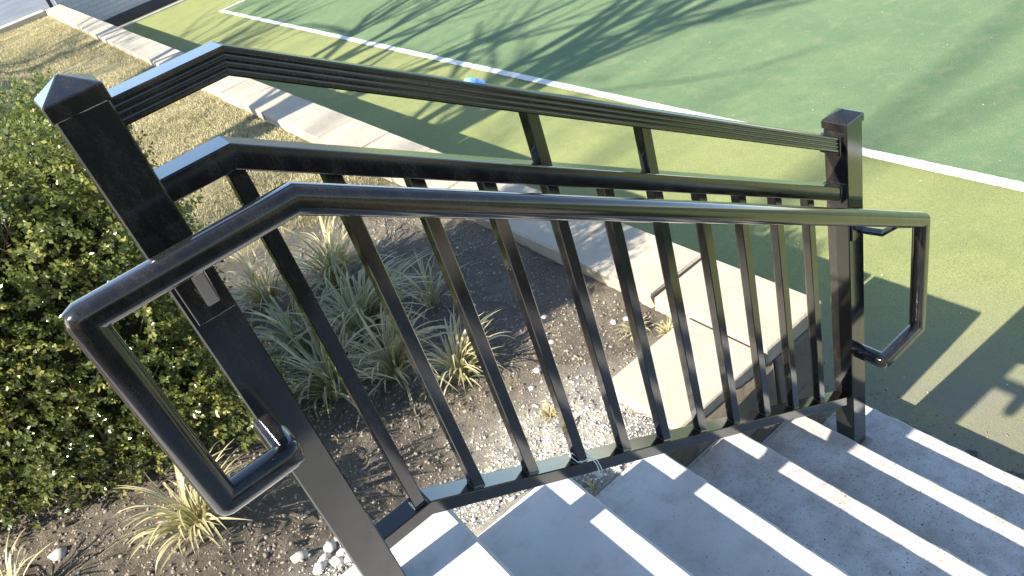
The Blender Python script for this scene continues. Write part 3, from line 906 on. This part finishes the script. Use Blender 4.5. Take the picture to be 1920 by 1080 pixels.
# single stones large enough to pick out
def stone(x, y_, r, m='pale_gravel', dz=.0, t=None):
    P = ICO_V * (1 + rng.uniform(-.22, .22, (len(ICO_V), 1))) * r * np.array([rng.uniform(.8, 1.3), rng.uniform(.8, 1.2), .65])
    me = fast_mesh('stone', P, ICO_F, {'tint': [rng.uniform() if t is None else t] * len(P)}, smooth=False)
    o = link('stone', me, MT[m], bed, (x, y_, float(ground_z(x, y_)) + r * .05 + dz)); o.rotation_euler[2] = rng.uniform(0, 6)
for (sx, sy, sr) in [(-.115, .47, .026), (-.07, .42, .02), (-.045, .45, .017), (-.03, .40, .016), (-.09, .37, .02), (-.05, .36, .018), (-.02, .34, .016), (.09, .40, .02), (.34, .42, .012), (.42, .40, .012), (.40, .46, .011), (1.12, .66, .014), (1.16, .64, .013), (1.0, .9, .012), (.93, .78, .013), (.88, 1.2, .013), (1.05, 1.05, .011), (.8, .7, .014), (.74, .66, .012), (.62, .62, .013), (-.62, 1.02, .026), (-.86, 1.0, .03)]:
    stone(sx, sy, sr, t=(.95 if sr > .024 else .3 + .6 * random.random()))
# stray twig on the gravel
tg = link('twig', tube_mesh('twig', [([(0, 0, 0), (.02, .008, .004), (.045, .012, .002)], [.003, .0035, .002]), ([(.02, .008, .004), (.028, .022, .008)], [.0018, .001])]), MT['twig'], None, gp(.70, .40, .006))
tag(tg, 'short brown broken twig lying on the white gravel', 'twig')
# grit on the lower treads and at their foot
def tread_grit(k, n, xr, yr, z, scale=1.0):
    x = rng.uniform(*xr, n); y_ = np.clip(rng.normal(-.25, .35, n), yr[0], yr[1])
    r = np.clip(rng.lognormal(-7.1, .4, n), .0005, .0022) * scale
    o = pebbles('grit', x, y_, z + r * .3, r, MT['soil_clod'], stairs); o.matrix_parent_inverse = Matrix.Translation(-stairs.location)
for k, n in ((2, 160), (3, 1400), (4, 1600), (5, 1600)):
    tread_grit(k, n, (N0 + (k - 1) * T + .012, N0 + k * T - .012), (-1.2, YS - .01), -k * R)
x = N0 + 5 * T + np.abs(rng.normal(0, .14, 3500)) + .006; y_ = rng.uniform(-1.2, YS + .5, 3500)
k = (x > W2 + .01) | (y_ < YS - .01); x = x[k]; y_ = y_[k]
r = np.clip(rng.lognormal(-6.5, .5, len(x)), .0007, .005)
tag(pebbles('court_grit', x, y_, np.full(len(x), ZC) + r * .3, r, MT['soil_clod'], None), 'loose dark grit on the court along the foot of the steps', 'grit')
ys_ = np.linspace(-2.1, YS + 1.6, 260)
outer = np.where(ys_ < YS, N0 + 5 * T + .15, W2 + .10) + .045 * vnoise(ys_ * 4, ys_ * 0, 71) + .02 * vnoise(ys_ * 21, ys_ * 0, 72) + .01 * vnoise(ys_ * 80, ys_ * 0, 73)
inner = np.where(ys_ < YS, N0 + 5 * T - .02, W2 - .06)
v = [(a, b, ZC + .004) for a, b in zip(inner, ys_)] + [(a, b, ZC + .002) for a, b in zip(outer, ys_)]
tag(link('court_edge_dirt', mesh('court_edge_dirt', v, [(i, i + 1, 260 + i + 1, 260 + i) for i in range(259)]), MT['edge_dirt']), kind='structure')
lf = [(-.016, 0, .001), (-.006, .007, .004), (.008, .006, .006), (.018, 0, .002), (.008, -.007, .005), (-.006, -.006, .003), (0, 0, .001)]
o = link('dead_leaf', mesh('dead_leaf', lf, [(0, 1, 6), (1, 2, 6), (2, 3, 6), (3, 4, 6), (4, 5, 6), (5, 0, 6)]), MT['twig'], None, (1.09, -.005, -4 * R + .001)); o.rotation_euler[2] = .9
tag(o, 'curled dark dead leaf on a step under the bottom rail', 'leaf')
# pale flecks of litter on the turf
n = 900
x = rng.uniform(W2 + .05, 8, n); y_ = rng.uniform(-1.5, 12, n); r = rng.uniform(.0012, .0032, n)
tag(pebbles('court_flecks', x, y_, ZC + .006 + r * .4, r, MT['pale_gravel'], None, tint=np.full(n, .66)), 'tiny pale flecks of litter scattered over the green court', 'litter')

# ================================================================ leafless trees uphill (their branch shadows fall on the court)
def bare_tree(loc, height, label, seed, trunk_r, fork, spread_, nl, lean=(0, 0), levels=3):
    rr = random.Random(seed); root = tag(empty('bare_tree', loc), label, 'tree', 'leafless trees on the upper lawn')
    trunk = []; limbs = []; twigs = []
    top = Vector((lean[0], lean[1], fork))
    trunk.append(([Vector((0, 0, -.1)), Vector((.03, .02, fork * .35)), Vector((lean[0] * .5, lean[1] * .5, fork * .7)), top], [trunk_r * 1.25, trunk_r, trunk_r * .9, trunk_r * .85]))
    def grow(p, d, length, r, depth, store):
        pts = [p.copy()]; rad = [r]; q = p.copy(); dd = d.copy(); n = 5
        for i in range(n):
            dd = (dd + Vector((rr.gauss(0, .16), rr.gauss(0, .16), rr.gauss(.05, .10)))).normalized()
            q = q + dd * length / n; pts.append(q.copy()); rad.append(r * (1 - .5 * (i + 1) / n))
        store.append((pts, rad))
        if depth > 0:
            for j in range(rr.randint(3, 5)):
                i = rr.randint(2, n)
                nd = (dd + Vector((rr.gauss(0, .6), rr.gauss(0, .6), rr.gauss(.1, .4)))).normalized()
                grow(pts[i], nd, length * rr.uniform(.45, .75), rad[i] * rr.uniform(.5, .8), depth - 1, limbs if depth > levels - 1 else twigs)
    for j in range(nl):
        a = 2 * math.pi * j / nl + rr.uniform(-.4, .4)
        d = Vector((math.cos(a) * spread_, math.sin(a) * spread_, 1)).normalized()
        grow(top - Vector((0, 0, rr.uniform(0, fork * .2))), d, (height - fork) * rr.uniform(.5, .75), trunk_r * rr.uniform(.45, .65), levels, limbs)
    for nm, st, sides in (('trunk', trunk, 10), ('branches', limbs, 7), ('twigs', twigs, 4)):
        if st: link(nm, tube_mesh(nm, st, sides), MT['bark'], root)
    return root
bare_tree((-2.3, 4.55, -.05), 7.6, 'many-stemmed leafless tree on the lawn behind the hedge', 5, .13, .9, .26, 8, (.0, .0), 2)
bare_tree((-2.9, 6.7, -.05), 7.2, 'leafless tree with low fork halfway along the lawn', 21, .12, 1.6, .42, 6, (0, 0), 2)
bare_tree((-25.0, 3.6, -.05), 26.0, 'very tall leafless tree far up the lawn', 9, .17, 12.0, .6, 5, (0, 0), 2)
bare_tree((-6.5, 10.4, -.05), 8.0, 'leafless tree near the far corner of the lawn', 14, .13, 3.2, .6, 5)
